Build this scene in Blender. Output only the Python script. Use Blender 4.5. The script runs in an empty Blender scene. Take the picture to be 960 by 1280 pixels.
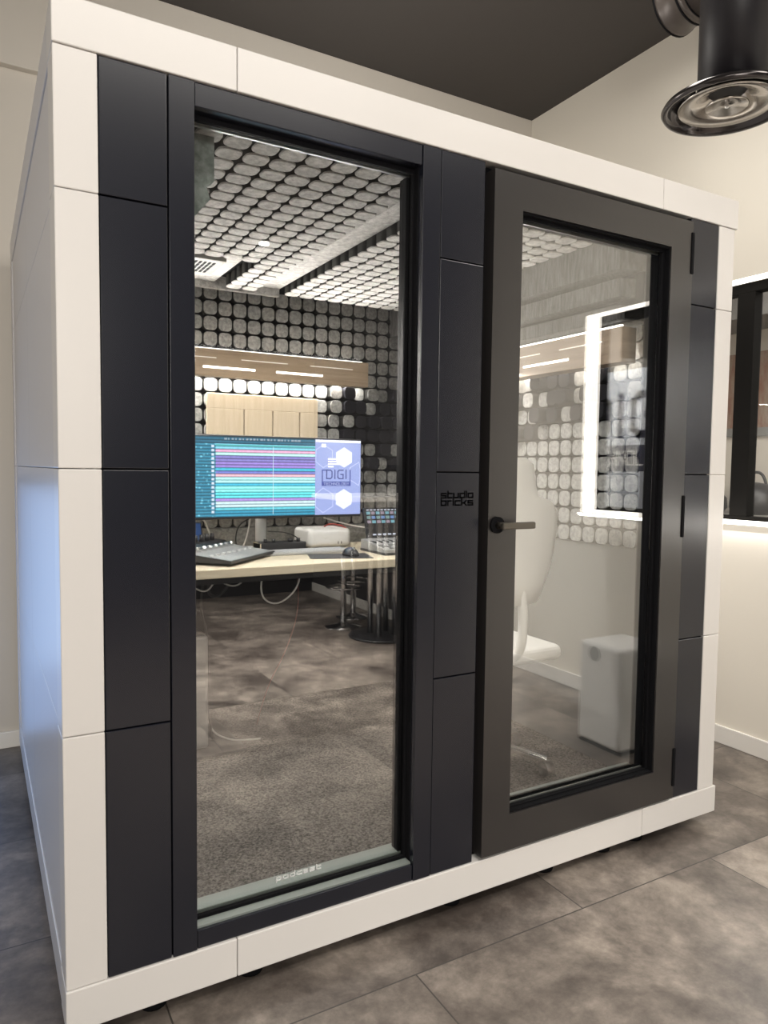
import bpy, bmesh, math, random
from mathutils import Vector, Matrix
random.seed(7)
S = bpy.context.scene
C = S.collection
PI = math.pi

# ------------------------------------------------------------------ camera
FPX = 900.655
yaw, pit, rol = 0.5167, -0.0603, 0.0119
cam_d = bpy.data.cameras.new('camera')
cam = bpy.data.objects.new('camera', cam_d); C.objects.link(cam)
fw = Vector((math.sin(yaw)*math.cos(pit), math.cos(yaw)*math.cos(pit), math.sin(pit)))
rt = Vector((math.cos(yaw), -math.sin(yaw), 0)); up = rt.cross(fw)
rt2 = rt*math.cos(rol) + up*math.sin(rol); up2 = -rt*math.sin(rol) + up*math.cos(rol)
M = Matrix((rt2, up2, -fw)).transposed().to_4x4()
M.translation = Vector((-0.1521, -1.6487, 1.2982))
cam.matrix_world = M
cam_d.sensor_fit = 'VERTICAL'; cam_d.sensor_height = 24.0; cam_d.lens = 24.0*FPX/1280
cam_d.clip_start = 0.02; cam_d.clip_end = 60
S.camera = cam

# ------------------------------------------------------------------ world, lights, exposure
w = bpy.data.worlds.new('world'); S.world = w; w.use_nodes = True
w.node_tree.nodes['Background'].inputs[0].default_value = (0.8, 0.85, 1, 1)
w.node_tree.nodes['Background'].inputs[1].default_value = 0.05
S.view_settings.view_transform = 'Standard'; S.view_settings.look = 'None'
S.view_settings.gamma = 1; S.view_settings.use_curve_mapping = False
S.view_settings.exposure = 0.46
S.cycles.max_bounces = 10; S.cycles.transparent_max_bounces = 24
S.cycles.glossy_bounces = 6; S.cycles.diffuse_bounces = 5
S.cycles.caustics_reflective = False; S.cycles.caustics_refractive = False
S.cycles.use_denoising = True
S.cycles.sample_clamp_indirect = 4.0

def area(name, loc, target, sx, sy, power, col, spread=180):
    l = bpy.data.lights.new(name, 'AREA'); l.shape = 'RECTANGLE'; l.size = sx; l.size_y = sy
    l.energy = power; l.color = col; l.spread = math.radians(spread)
    o = bpy.data.objects.new(name, l); C.objects.link(o); o.location = loc
    o.rotation_euler = (Vector(target) - Vector(loc)).to_track_quat('-Z', 'Y').to_euler()
    return o
WARM = (1.0, 0.95, 0.88)
area('added_ceiling_fill', (0.6, -1.75, 3.38), (0.6, -1.75, 0), 2.4, 0.3, 34, WARM)  # ceiling area lights here are added fills with no known fixture
area('added_ceiling_fill', (1.3, -2.62, 3.38), (1.3, -2.62, 0), 2.0, 0.2, 110, WARM, 85)  # added to brighten the floor that the window mirrors
area('unseen_front_fill', (-1.1, -4.9, 2.3), (0.8, 0, 1.0), 2.2, 0.9, 125, WARM)  # soft fill added behind the camera to light the booth front evenly
area('added_ceiling_fill', (2.3, -1.1, 3.38), (2.3, -1.1, 0), 0.4, 1.2, 16, WARM)
area('added_ceiling_fill', (1.6, 0.35, 3.38), (1.6, 0.35, 0), 1.4, 0.3, 13, WARM)
area('window_sill_light', (2.935, 0.2, 1.045), (1.9, 0.2, 0.2), 3.2, 0.02, 5, WARM)
area('added_ceiling_fill', (-1.8, -1.0, 3.38), (-1.8, -1.0, 0), 0.8, 0.8, 10, WARM)
area('next_room_fill', (4.6, 0.4, 2.9), (4.6, 0.4, 0), 1.6, 3.6, 60, WARM)
area('next_room_fill', (3.3, -1.9, 2.7), (3.9, -1.9, 1.5), 1.0, 0.3, 55, WARM)  # added and aimed to brighten the face of the sign board
area('daylight_area', (-0.95, 1.94, 0.7), (-0.95, 0.0, 0.2), 1.3, 1.0, 4, (0.45, 0.68, 1.0))
area('roof_fill_light', (1.3, 1.0, 2.325), (1.6, 1.15, 3.5), 1.2, 0.2, 8, WARM)  # added on the roof to brighten the upper walls and ceiling
# the booth's own LED strips and downlight
NEUT = (1.0, 0.96, 0.9)
area('rear_shelf_downlight', (.86, 1.738, 1.74), (.86, 1.70, 0.5), 1.5, 0.018, 10, NEUT)
area('rear_shelf_uplight', (.86, 1.70, 1.856), (.86, .2, 2.3), 1.5, 0.02, 9, NEUT, 110)
area('side_shelf_downlight', (1.998, .84, 1.71), (1.94, .84, 0.8), 0.018, 1.15, 7, NEUT)
area('side_shelf_uplight', (1.888, .84, 1.834), (.9, .84, 2.16), 0.016, 1.15, 7, NEUT)
dl = bpy.data.lights.new('booth_downlight', 'SPOT'); dl.energy = 55; dl.spot_size = math.radians(150); dl.spot_blend = 0.6; dl.color = NEUT; dl.shadow_soft_size = 0.03
dlo = bpy.data.objects.new('booth_downlight', dl); C.objects.link(dlo); dlo.location = (.766, .86, 2.085)

# ------------------------------------------------------------------ materials
def mat(name, col, rough=0.5, metal=0.0, spec=0.5, emit=None, es=0.0, coat=0.0, coat_r=0.1, noise=None, bump=None):
    m = bpy.data.materials.new(name); m.use_nodes = True
    nt = m.node_tree; b = nt.nodes['Principled BSDF']
    b.inputs['Base Color'].default_value = (*col, 1); b.inputs['Roughness'].default_value = rough
    b.inputs['Metallic'].default_value = metal; b.inputs['Specular IOR Level'].default_value = spec
    b.inputs['Coat Weight'].default_value = coat; b.inputs['Coat Roughness'].default_value = coat_r
    if emit:
        b.inputs['Emission Color'].default_value = (*emit, 1); b.inputs['Emission Strength'].default_value = es
    tc = nt.nodes.new('ShaderNodeTexCoord')
    if noise:   # (scale, col2, detail, stretch)
        mp = nt.nodes.new('ShaderNodeMapping'); mp.inputs['Scale'].default_value = noise[3] if len(noise) > 3 else (1, 1, 1)
        n = nt.nodes.new('ShaderNodeTexNoise'); n.inputs['Scale'].default_value = noise[0]; n.inputs['Detail'].default_value = noise[2]
        n.inputs['Roughness'].default_value = 0.65
        r = nt.nodes.new('ShaderNodeValToRGB'); r.color_ramp.elements[0].position = 0.35; r.color_ramp.elements[1].position = 0.65
        r.color_ramp.elements[0].color = (*col, 1); r.color_ramp.elements[1].color = (*noise[1], 1)
        nt.links.new(tc.outputs['Object'], mp.inputs[0]); nt.links.new(mp.outputs[0], n.inputs['Vector'])
        nt.links.new(n.outputs['Fac'], r.inputs[0]); nt.links.new(r.outputs[0], b.inputs['Base Color'])
    if bump:    # (scale, strength)
        n = nt.nodes.new('ShaderNodeTexNoise'); n.inputs['Scale'].default_value = bump[0]; n.inputs['Detail'].default_value = 3
        bp = nt.nodes.new('ShaderNodeBump'); bp.inputs['Strength'].default_value = bump[1]; bp.inputs['Distance'].default_value = 0.002
        nt.links.new(tc.outputs['Object'], n.inputs['Vector']); nt.links.new(n.outputs['Fac'], bp.inputs['Height'])
        nt.links.new(bp.outputs[0], b.inputs['Normal'])
    return m

def glass_mat(name, k, tint=(0.985, 0.99, 0.985)):
    m = bpy.data.materials.new(name); m.use_nodes = True; nt = m.node_tree; nt.nodes.clear()
    out = nt.nodes.new('ShaderNodeOutputMaterial'); mx = nt.nodes.new('ShaderNodeMixShader')
    tr = nt.nodes.new('ShaderNodeBsdfTransparent'); tr.inputs[0].default_value = (*tint, 1)
    gl = nt.nodes.new('ShaderNodeBsdfGlossy'); gl.inputs['Roughness'].default_value = 0.0; gl.inputs['Color'].default_value = (1, 1, 1, 1)
    lw = nt.nodes.new('ShaderNodeLayerWeight'); lw.inputs['Blend'].default_value = 0.5
    # schlick: 0.04 + 0.96*(1-cos)^5, times the number of glass surfaces
    g = nt.nodes.new('ShaderNodeNewGeometry'); dp = nt.nodes.new('ShaderNodeVectorMath'); dp.operation = 'DOT_PRODUCT'
    ab = nt.nodes.new('ShaderNodeMath'); ab.operation = 'ABSOLUTE'
    om = nt.nodes.new('ShaderNodeMath'); om.operation = 'SUBTRACT'; om.inputs[0].default_value = 1
    pw = nt.nodes.new('ShaderNodeMath'); pw.operation = 'POWER'; pw.inputs[1].default_value = 5
    ma = nt.nodes.new('ShaderNodeMath'); ma.operation = 'MULTIPLY_ADD'; ma.inputs[1].default_value = 0.96*k; ma.inputs[2].default_value = 0.04*k; ma.use_clamp = True
    L = nt.links.new
    L(g.outputs['Normal'], dp.inputs[0]); L(g.outputs['Incoming'], dp.inputs[1]); L(dp.outputs['Value'], ab.inputs[0])
    L(ab.outputs[0], om.inputs[1]); L(om.outputs[0], pw.inputs[0]); L(pw.outputs[0], ma.inputs[0]); L(ma.outputs[0], mx.inputs[0])
    L(tr.outputs[0], mx.inputs[1]); L(gl.outputs[0], mx.inputs[2]); L(mx.outputs[0], out.inputs[0])
    return m

def wood(name, c1, c2, stretch, rough=0.45):
    return mat(name, c1, rough, noise=(7.0, c2, 6, stretch), bump=(60, 0.05))

WHITE = mat('white_lacquer', (0.66, 0.64, 0.62), 0.32, bump=(180, 0.02))
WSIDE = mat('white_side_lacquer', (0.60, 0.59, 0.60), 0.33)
BLACK = mat('black_satin_panel', (0.009, 0.010, 0.016), 0.26, spec=0.5)
DOORM = mat('door_satin_black', (0.022, 0.020, 0.020), 0.28, spec=0.7, bump=(14, 0.03))
GAP = mat('black_rubber', (0.004, 0.004, 0.005), 0.85, spec=0.12)
ALU = mat('brushed_aluminium', (0.55, 0.56, 0.54), 0.38, metal=0.85)
SILL = mat('sill_aluminium', (0.26, 0.29, 0.27), 0.42, metal=0.35)
DARKMET = mat('dark_metal', (0.03, 0.03, 0.032), 0.35, metal=0.6)
CHROME = mat('chrome', (0.8, 0.8, 0.8), 0.12, metal=1.0)
FELT = mat('light_grey_felt', (0.42, 0.41, 0.395), 0.95, spec=0.1, noise=(55, (0.72, 0.705, 0.68), 5), bump=(400, 0.4))
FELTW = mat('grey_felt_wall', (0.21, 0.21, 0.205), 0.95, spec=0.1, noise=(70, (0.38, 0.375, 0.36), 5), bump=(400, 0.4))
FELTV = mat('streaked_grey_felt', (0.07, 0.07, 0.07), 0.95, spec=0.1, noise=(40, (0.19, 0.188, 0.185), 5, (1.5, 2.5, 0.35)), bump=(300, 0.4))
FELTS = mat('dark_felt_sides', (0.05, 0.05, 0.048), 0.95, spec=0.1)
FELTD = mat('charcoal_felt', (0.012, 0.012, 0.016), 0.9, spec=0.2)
FELTG = mat('green_grey_felt', (0.16, 0.19, 0.175), 0.95, noise=(45, (0.34, 0.38, 0.36), 5))
BACKF = mat('black_felt_backing', (0.012, 0.012, 0.013), 0.95, spec=0.1)
CARPET = mat('carpet', (0.012, 0.011, 0.010), 1.0, spec=0.05, noise=(130, (0.19, 0.172, 0.155), 3), bump=(200, 1.0))
WALL = mat('cream_wall_paint', (0.78, 0.74, 0.66), 0.55, bump=(25, 0.03))
WALLB = mat('upper_wall_paint', (0.62, 0.58, 0.52), 0.6)
CEIL = mat('dark_ceiling', (0.040, 0.035, 0.032), 0.7)
TRIM = mat('white_trim_paint', (0.82, 0.80, 0.76), 0.35)
OAK = wood('oak_veneer', (0.40, 0.29, 0.19), (0.52, 0.39, 0.27), (0.6, 1, 9))
OAKY = wood('oak_veneer_side', (0.36, 0.26, 0.18), (0.47, 0.35, 0.25), (1, 0.6, 9))
BIRCH = wood('pale_birch', (0.66, 0.54, 0.38), (0.74, 0.62, 0.46), (9, 1, 0.5))
DESKM = wood('maple_desktop', (0.70, 0.60, 0.44), (0.78, 0.69, 0.53), (0.6, 6, 9), 0.35)
LED = mat('led_strip', (1, 1, 1), 0.5, emit=(1, 0.96, 0.88), es=14)
LEDSOFT = mat('led_slot', (1, 1, 1), 0.5, emit=(1, 0.97, 0.9), es=3.5)
LEDDIM = mat('led_slot_dim', (0.8, 0.75, 0.68), 0.5, emit=(1, 0.93, 0.82), es=0.42)
LEDWIN = mat('window_led', (1, 1, 1), 0.5, emit=(1, 0.94, 0.84), es=3.2)
LAMP = mat('lamp_diffuser', (1, 1, 1), 0.5, emit=(1, 0.95, 0.88), es=6)
PLASTW = mat('white_plastic', (0.75, 0.74, 0.72), 0.35)
PLASTG = mat('silver_grey_plastic', (0.42, 0.42, 0.41), 0.35, metal=0.3)
PLASTD = mat('dark_plastic', (0.02, 0.02, 0.022), 0.35)
PLASTM = mat('mid_grey_plastic', (0.22, 0.22, 0.215), 0.4)
KEYM = mat('key_plastic', (0.6, 0.6, 0.6), 0.4)
CABW = mat('white_cable', (0.7, 0.68, 0.64), 0.4)
CABK = mat('black_cable', (0.012, 0.012, 0.012), 0.45)
CABR = mat('red_cable', (0.45, 0.03, 0.02), 0.45)
CABG = mat('green_cable', (0.05, 0.2, 0.06), 0.45)
LOGOK = mat('logo_black', (0.002, 0.002, 0.002), 0.9, spec=0.0)
LOGOW = mat('logo_white', (0.8, 0.8, 0.8), 0.5)
LOGOD = mat('logo_navy', (0.02, 0.022, 0.05), 0.5)
GLASSB = glass_mat('booth_glass', 3.7)
GLASSD = glass_mat('door_glass', 3.1)
GLASSW = glass_mat('partition_glass', 1.0)

def emis(name, col, s):
    m = bpy.data.materials.new(name); m.use_nodes = True; b = m.node_tree.nodes['Principled BSDF']
    b.inputs['Base Color'].default_value = (0.01, 0.01, 0.01, 1); b.inputs['Roughness'].default_value = 0.3
    b.inputs['Emission Color'].default_value = (*col, 1); b.inputs['Emission Strength'].default_value = s
    return m

# ------------------------------------------------------------------ mesh builder
def root_loc(p):
    v = Vector((0, 0, 0))
    while p is not None:
        v += p.location; p = p.parent
    return v

class MB:
    def __init__(self): self.bm = bmesh.new()
    def _face(self, vs, mi=0, smooth=False):
        try:
            f = self.bm.faces.new(vs); f.material_index = mi; f.smooth = smooth
        except ValueError: pass
    def box(self, a, b, bev=0.0, mi=0, rot=None, piv=None, seg=2):
        x0, y0, z0 = [min(a[i], b[i]) for i in range(3)]; x1, y1, z1 = [max(a[i], b[i]) for i in range(3)]
        t = bmesh.new()
        r = bmesh.ops.create_cube(t, size=1.0)
        for v in t.verts: v.co = Vector(((x0+x1)/2+v.co.x*(x1-x0), (y0+y1)/2+v.co.y*(y1-y0), (z0+z1)/2+v.co.z*(z1-z0)))
        if bev > 0: bmesh.ops.bevel(t, geom=list(t.edges), offset=min(bev, 0.45*min(x1-x0, y1-y0, z1-z0)), segments=seg, affect='EDGES', profile=0.5)
        self._merge(t, mi, rot, piv or ((x0+x1)/2, (y0+y1)/2, (z0+z1)/2)); return self
    def _merge(self, t, mi=0, rot=None, piv=(0, 0, 0), smooth=False):
        mp = {}
        P = Vector(piv)
        for v in t.verts:
            c = v.co.copy()
            if rot is not None: c = rot @ (c-P) + P
            mp[v] = self.bm.verts.new(c)
        for f in t.faces: self._face([mp[v] for v in f.verts], mi, smooth or f.smooth)
        t.free()
    def cyl(self, p0, p1, r0, r1=None, n=24, mi=0, cap=True):
        r1 = r0 if r1 is None else r1
        p0, p1 = Vector(p0), Vector(p1); d = (p1-p0).normalized()
        a = d.orthogonal().normalized(); b = d.cross(a)
        A = [self.bm.verts.new(p0+(a*math.cos(2*PI*i/n)+b*math.sin(2*PI*i/n))*r0) for i in range(n)]
        B = [self.bm.verts.new(p1+(a*math.cos(2*PI*i/n)+b*math.sin(2*PI*i/n))*r1) for i in range(n)]
        for i in range(n): self._face([A[i], A[(i+1) % n], B[(i+1) % n], B[i]], mi, True)
        if cap: self._face(A[::-1], mi); self._face(B, mi)
        return self
    def lathe(self, prof, c=(0, 0, 0), n=32, mi=0, axis='z'):
        rings = []
        for r, h in prof:
            ring = []
            for i in range(n):
                x, y = max(r, 1e-4)*math.cos(2*PI*i/n), max(r, 1e-4)*math.sin(2*PI*i/n)
                p = (x, y, h) if axis == 'z' else ((x, -h, y) if axis == 'y' else (h, x, y))
                ring.append(self.bm.verts.new(Vector(p)+Vector(c)))
            rings.append(ring)
        for k in range(len(rings)-1):
            for i in range(n): self._face([rings[k][i], rings[k][(i+1) % n], rings[k+1][(i+1) % n], rings[k+1][i]], mi, True)
        return self
    def tube(self, pts, r, n=8, mi=0, smooth=3):
        pts = [Vector(p) for p in pts]
        for _ in range(smooth):
            q = [pts[0]]
            for i in range(len(pts)-1): q += [pts[i]*.75+pts[i+1]*.25, pts[i]*.25+pts[i+1]*.75]
            q.append(pts[-1]); pts = q
        rings = []; a = None
        for i, p in enumerate(pts):
            d = (pts[min(i+1, len(pts)-1)]-pts[max(i-1, 0)]).normalized()
            if a is None: a = d.orthogonal().normalized()
            a = (a-d*a.dot(d)).normalized(); b = d.cross(a)
            rings.append([self.bm.verts.new(p+(a*math.cos(2*PI*k/n)+b*math.sin(2*PI*k/n))*r) for k in range(n)])
        for i in range(len(rings)-1):
            for k in range(n): self._face([rings[i][k], rings[i][(k+1) % n], rings[i+1][(k+1) % n], rings[i+1][k]], mi, True)
        self._face(rings[0][::-1], mi); self._face(rings[-1], mi)
        return self
    def prism(self, poly, h0, h1, plane='xy', mi=0):
        def P(u, v, h): return {'xy': (u, v, h), 'xz': (u, h, v), 'yz': (h, u, v)}[plane]
        A = [self.bm.verts.new(P(u, v, h0)) for u, v in poly]; B = [self.bm.verts.new(P(u, v, h1)) for u, v in poly]
        n = len(poly)
        for i in range(n): self._face([A[i], A[(i+1) % n], B[(i+1) % n], B[i]], mi)
        self._face(A[::-1], mi); self._face(B, mi)
        return self
    def frame(self, x0, x1, z0, z1, wl, wr, wt, wb, y0, y1, bev=0.0):   # picture frame in the xz plane, as four bars
        self.box((x0, y0, z0), (x0+wl, y1, z1), bev); self.box((x1-wr, y0, z0), (x1, y1, z1), bev)
        self.box((x0+wl, y0, z1-wt), (x1-wr, y1, z1), bev); self.box((x0+wl, y0, z0), (x1-wr, y1, z0+wb), bev)
        return self
    def build(self, name, m, parent=None, label=None):
        bmesh.ops.recalc_face_normals(self.bm, faces=list(self.bm.faces))
        off = root_loc(parent)
        if parent is not None:
            for v in self.bm.verts: v.co -= off
        me = bpy.data.meshes.new(name); self.bm.to_mesh(me); self.bm.free()
        for mm in (m if isinstance(m, (list, tuple)) else [m]): me.materials.append(mm)
        o = bpy.data.objects.new(name, me); C.objects.link(o)
        if parent is not None: o.parent = parent
        if label: o['label'] = label
        return o

def thing(name, label, cat, loc, group=None):
    o = bpy.data.objects.new(name, None); o.empty_display_size = 0.1; C.objects.link(o); o.location = loc
    o['label'] = label; o['category'] = cat
    if group: o['group'] = group
    return o
def tag(o, label, cat, group=None, kind=None):
    if label: o['label'] = label
    if cat: o['category'] = cat
    if group: o['group'] = group
    if kind: o['kind'] = kind
    return o
def struct(mb, name, m):
    o = mb.build(name, m); o['kind'] = 'structure'; return o

# stroke lettering: each letter = segments on a grid (x 0..4, y 0..4, ascender 6, descender -2)
GL = {
 's': [((4,4),(0,4)),((0,4),(0,2)),((0,2),(4,2)),((4,2),(4,0)),((4,0),(0,0))],
 't': [((0,6),(0,0)),((0,4),(3.4,4)),((0,0),(3.4,0))],
 'u': [((0,4),(0,0)),((0,0),(4,0)),((4,0),(4,4))],
 'd': [((4,6),(4,0)),((4,0),(0,0)),((0,0),(0,4)),((0,4),(4,4))],
 'i': [((0,3.9),(0,0)),((0,5.2),(0,5.9))],
 'o': [((0,0),(4,0)),((4,0),(4,4)),((4,4),(0,4)),((0,4),(0,0))],
 'b': [((0,6),(0,0)),((0,0),(4,0)),((4,0),(4,4)),((4,4),(0,4))],
 'r': [((0,0),(0,4)),((0,4),(3,4))],
 'c': [((4,4),(0,4)),((0,4),(0,0)),((0,0),(4,0))],
 'k': [((0,6),(0,0)),((0,2),(2,2)),((2,2),(4,4.2)),((2,2),(4,-.2))],
 'a': [((0,4),(4,4)),((4,4),(4,0)),((4,0),(0,0)),((0,0),(0,2)),((0,2),(4,2))],
 'p': [((0,-2),(0,4)),((0,4),(4,4)),((4,4),(4,0)),((4,0),(0,0))],
 'D': [((0,0),(0,6)),((0,6),(3,6)),((3,6),(4,5)),((4,5),(4,1)),((4,1),(3,0)),((3,0),(0,0))],
 'I': [((0,0),(0,6))],
 'G': [((4,6),(1,6)),((1,6),(0,5)),((0,5),(0,1)),((0,1),(1,0)),((1,0),(4,0)),((4,0),(4,3)),((4,3),(2.2,3))],
 'T': [((0,6),(4,6)),((2,6),(2,0))], 'E': [((4,6),(0,6)),((0,6),(0,0)),((0,0),(4,0)),((0,3),(3.4,3))],
 'C': [((4,6),(0,6)),((0,6),(0,0)),((0,0),(4,0))], 'H': [((0,0),(0,6)),((4,0),(4,6)),((0,3),(4,3))],
 'N': [((0,0),(0,6)),((0,6),(4,0)),((4,0),(4,6))], 'O': [((0,0),(4,0)),((4,0),(4,6)),((4,6),(0,6)),((0,6),(0,0))],
 'L': [((0,6),(0,0)),((0,0),(4,0))], 'Y': [((0,6),(2,3)),((4,6),(2,3)),((2,3),(2,0))],
}
WID = {'i': 0, 'I': 0, 't': 3.4, 'r': 3, ' ': 2}
def text_w(s, gap=1.6): return sum(WID.get(c, 4) for c in s) + gap*(len(s)-1)
def lettering(mb, s, org, U, V, N, width, hscale=1.0, th=1.0, depth=0.0006, gap=1.6):
    # org = lower-left, U/V/N unit vectors, width = metres for the whole word
    org, U, V, N = Vector(org), Vector(U), Vector(V), Vector(N)
    k = width/text_w(s, gap); x = 0
    for c in s:
        for (a, b) in GL.get(c, []):
            A = org+U*(x+a[0])*k+V*a[1]*k*hscale; B = org+U*(x+b[0])*k+V*b[1]*k*hscale
            d = (B-A).normalized(); n = d.cross(N).normalized(); h = th*k/2
            A = A-d*h; B = B+d*h
            q = [A+n*h, B+n*h, B-n*h, A-n*h]
            lo = [mb.bm.verts.new(p) for p in q]; hi = [mb.bm.verts.new(p+N*depth) for p in q]
            for i in range(4): mb._face([lo[i], lo[(i+1) % 4], hi[(i+1) % 4], hi[i]])
            mb._face(lo[::-1]); mb._face(hi)
        x += WID.get(c, 4)+gap

# ================================================================== THE ROOM
XR, XL, YB, YF, ZC = 2.95, -3.2, 2.0, -5.2, 3.5
# floor: large stone-look tiles with thin joints
def floor_mat():
    m = bpy.data.materials.new('stone_tile_floor'); m.use_nodes = True; nt = m.node_tree; b = nt.nodes['Principled BSDF']; L = nt.links.new
    tc = nt.nodes.new('ShaderNodeTexCoord'); sp = nt.nodes.new('ShaderNodeSeparateXYZ'); L(tc.outputs['Object'], sp.inputs[0])
    def ma(op, a, b_=None, c=None):
        n = nt.nodes.new('ShaderNodeMath'); n.operation = op
        for i, v in enumerate((a, b_, c)):
            if v is None: continue
            if isinstance(v, (int, float)): n.inputs[i].default_value = v
            else: L(v, n.inputs[i])
        return n.outputs[0]
    X, Y = sp.outputs['X'], sp.outputs['Y']
    sy = ma('DIVIDE', ma('ADD', Y, 0.15+60*0.61), 0.61); fy = ma('FRACT', sy)
    ly = ma('LESS_THAN', ma('ABSOLUTE', ma('SUBTRACT', fy, ma('ROUND', fy))), 0.0035)
    odd = ma('MODULO', ma('FLOOR', sy), 2.0)
    sx = ma('ADD', ma('DIVIDE', ma('ADD', X, -0.81+1.17*20), 1.17), ma('ADD', ma('MULTIPLY', odd, 0.5), 0.5)); fx = ma('FRACT', ma('ADD', sx, 0.0))
    lx = ma('LESS_THAN', ma('ABSOLUTE', ma('SUBTRACT', fx, ma('ROUND', fx))), 0.0018)
    seam = ma('MAXIMUM', lx, ly)
    tid = nt.nodes.new('ShaderNodeCombineXYZ'); L(ma('FLOOR', sx), tid.inputs[0]); L(ma('FLOOR', sy), tid.inputs[1])
    wn = nt.nodes.new('ShaderNodeTexWhiteNoise'); L(tid.outputs[0], wn.inputs['Vector'])
    off = nt.nodes.new('ShaderNodeVectorMath'); off.operation = 'MULTIPLY_ADD'; L(wn.outputs['Color'], off.inputs[0]); off.inputs[1].default_value = (7, 7, 7); L(tc.outputs['Object'], off.inputs[2])
    n1 = nt.nodes.new('ShaderNodeTexNoise'); n1.inputs['Scale'].default_value = 2.8; n1.inputs['Detail'].default_value = 9; n1.inputs['Roughness'].default_value = 0.68; n1.inputs['Distortion'].default_value = 0.25
    L(off.outputs[0], n1.inputs['Vector'])
    r = nt.nodes.new('ShaderNodeValToRGB'); e = r.color_ramp.elements
    e[0].position = 0.36; e[0].color = (0.058, 0.046, 0.039, 1); e[1].position = 0.66; e[1].color = (0.27, 0.228, 0.19, 1)
    k = e.new(0.5); k.color = (0.135, 0.112, 0.095, 1)
    L(n1.outputs['Fac'], r.inputs[0])
    n2 = nt.nodes.new('ShaderNodeTexNoise'); n2.inputs['Scale'].default_value = 17; n2.inputs['Detail'].default_value = 8; n2.inputs['Roughness'].default_value = 0.7; L(tc.outputs['Object'], n2.inputs['Vector'])
    mx = nt.nodes.new('ShaderNodeMix'); mx.data_type = 'RGBA'; mx.blend_type = 'OVERLAY'; mx.inputs[0].default_value = 0.75
    L(r.outputs[0], mx.inputs[6]); L(n2.outputs['Fac'], mx.inputs[7])
    hs = nt.nodes.new('ShaderNodeHueSaturation'); hs.inputs['Saturation'].default_value = 0.9; L(mx.outputs[2], hs.inputs['Color'])
    val = ma('ADD', ma('MULTIPLY', wn.outputs['Value'], 0.3), 0.85); L(val, hs.inputs['Value'])
    ms = nt.nodes.new('ShaderNodeMix'); ms.data_type = 'RGBA'; L(seam, ms.inputs[0]); L(hs.outputs[0], ms.inputs[6]); ms.inputs[7].default_value = (0.045, 0.04, 0.036, 1)
    L(ms.outputs[2], b.inputs['Base Color'])
    rr = nt.nodes.new('ShaderNodeMapRange'); rr.inputs[3].default_value = 0.33; rr.inputs[4].default_value = 0.5; L(n1.outputs['Fac'], rr.inputs[0]); L(rr.outputs[0], b.inputs['Roughness'])
    bp = nt.nodes.new('ShaderNodeBump'); bp.inputs['Strength'].default_value = 0.12; bp.inputs['Distance'].default_value = 0.003
    L(n2.outputs['Fac'], bp.inputs['Height']); L(bp.outputs[0], b.inputs['Normal'])
    return m
FLOORM = floor_mat()
struct(MB().box((XL-.2, YF-.2, -0.12), (6.4, 3.4, 0)), 'floor', FLOORM)
struct(MB().box((XL-.2, YF-.2, ZC), (XR+.3, YB+.3, ZC+.1)), 'ceiling', CEIL)

# back wall with a glazed daylight opening left of the booth, and a shallow upper bulkhead
DX0, DX1, DZ1 = -1.75, -0.085, 1.25
b = MB(); b.box((XL-.2, YB+.02, 0), (DX0, YB+.2, ZC)); b.box((DX1, YB+.02, 0), (XR+.2, YB+.2, ZC)); b.box((DX0, YB+.02, DZ1), (DX1, YB+.2, ZC))
b.box((XL-.2, YB-.02, 3.03), (XR, YB+.02, ZC), 0.003)
struct(b, 'wall_back', WALLB)
b = MB().box((DX1, YB, 0), (XR, YB+.02, 0.075), 0.003).box((XL, YB, 0), (DX0, YB+.02, 0.075), 0.003)
struct(b, 'baseboard_back', TRIM)
# daylight opening: frame + frosted pane that glows with outdoor light
wn_ = thing('window_2', None, None, (0, YB, 0)); del wn_['label']; del wn_['category']; wn_['kind'] = 'structure'
MB().frame(DX0, DX1, 0, DZ1, .05, .03, .05, .05, YB+.01, YB+.06, 0.004).build('window_frame', DARKMET, wn_)
SKYP = emis('frosted_daylight', (0.27, 0.46, 0.88), 1.15)
MB().box((DX0+.05, YB+.03, 0.05), (DX1-.03, YB+.04, DZ1-.05)).build('pane', SKYP, wn_)

struct(MB().box((XL-.2, YF, 0), (XL, YB+.2, ZC)), 'wall_left', WALL)
struct(MB().box((XL-.2, YF-.2, 0), (XR+.3, YF, ZC)), 'wall_front', mat('dim_front_wall_tone', (.035, .034, .036), .6))  # dark colour stands in for the unlit depth of the room
# right wall with the long lit window opening
WY0, WY1, WZ0, WZ1, WT = -1.40, 1.86, 1.055, 2.195, 0.18
b = MB()
YD = -2.45
b.box((XR, YD, 0), (XR+WT, YB+.2, WZ0)); b.box((XR, YD, WZ1), (XR+WT, YB+.2, ZC))
b.box((XR, YD, WZ0), (XR+WT, WY0, WZ1)); b.box((XR, WY1, WZ0), (XR+WT, YB+.2, WZ1))
struct(b, 'wall_right', WALL)
struct(MB().box((XR, YF, 0), (XR+WT, YD, ZC)), 'wall_right_far', mat('dim_far_wall_tone', (.05, .048, .05), .6))  # dark colour stands in for the weakly lit far end of this wall
struct(MB().box((XR-.014, YF, 0), (XR, YB, 0.085), 0.003), 'baseboard_right', TRIM)
w1 = bpy.data.objects.new('window_1', None); C.objects.link(w1); w1.location = (XR, WY0, WZ0); w1['kind'] = 'structure'
b = MB()
b.box((XR+.10, WY0, WZ0), (XR+.16, WY1, WZ0+.035), .002); b.box((XR+.10, WY0, WZ1-.045), (XR+.16, WY1, WZ1), .002)
for yy, hw in ((WY0+.02, .02), (-0.42, .04), (0.53, .045), (1.45, .04), (WY1-.02, .02)):
    b.box((XR+.10, yy-hw, WZ0+.035), (XR+.16, yy+hw, WZ1-.045), .002)
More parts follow.
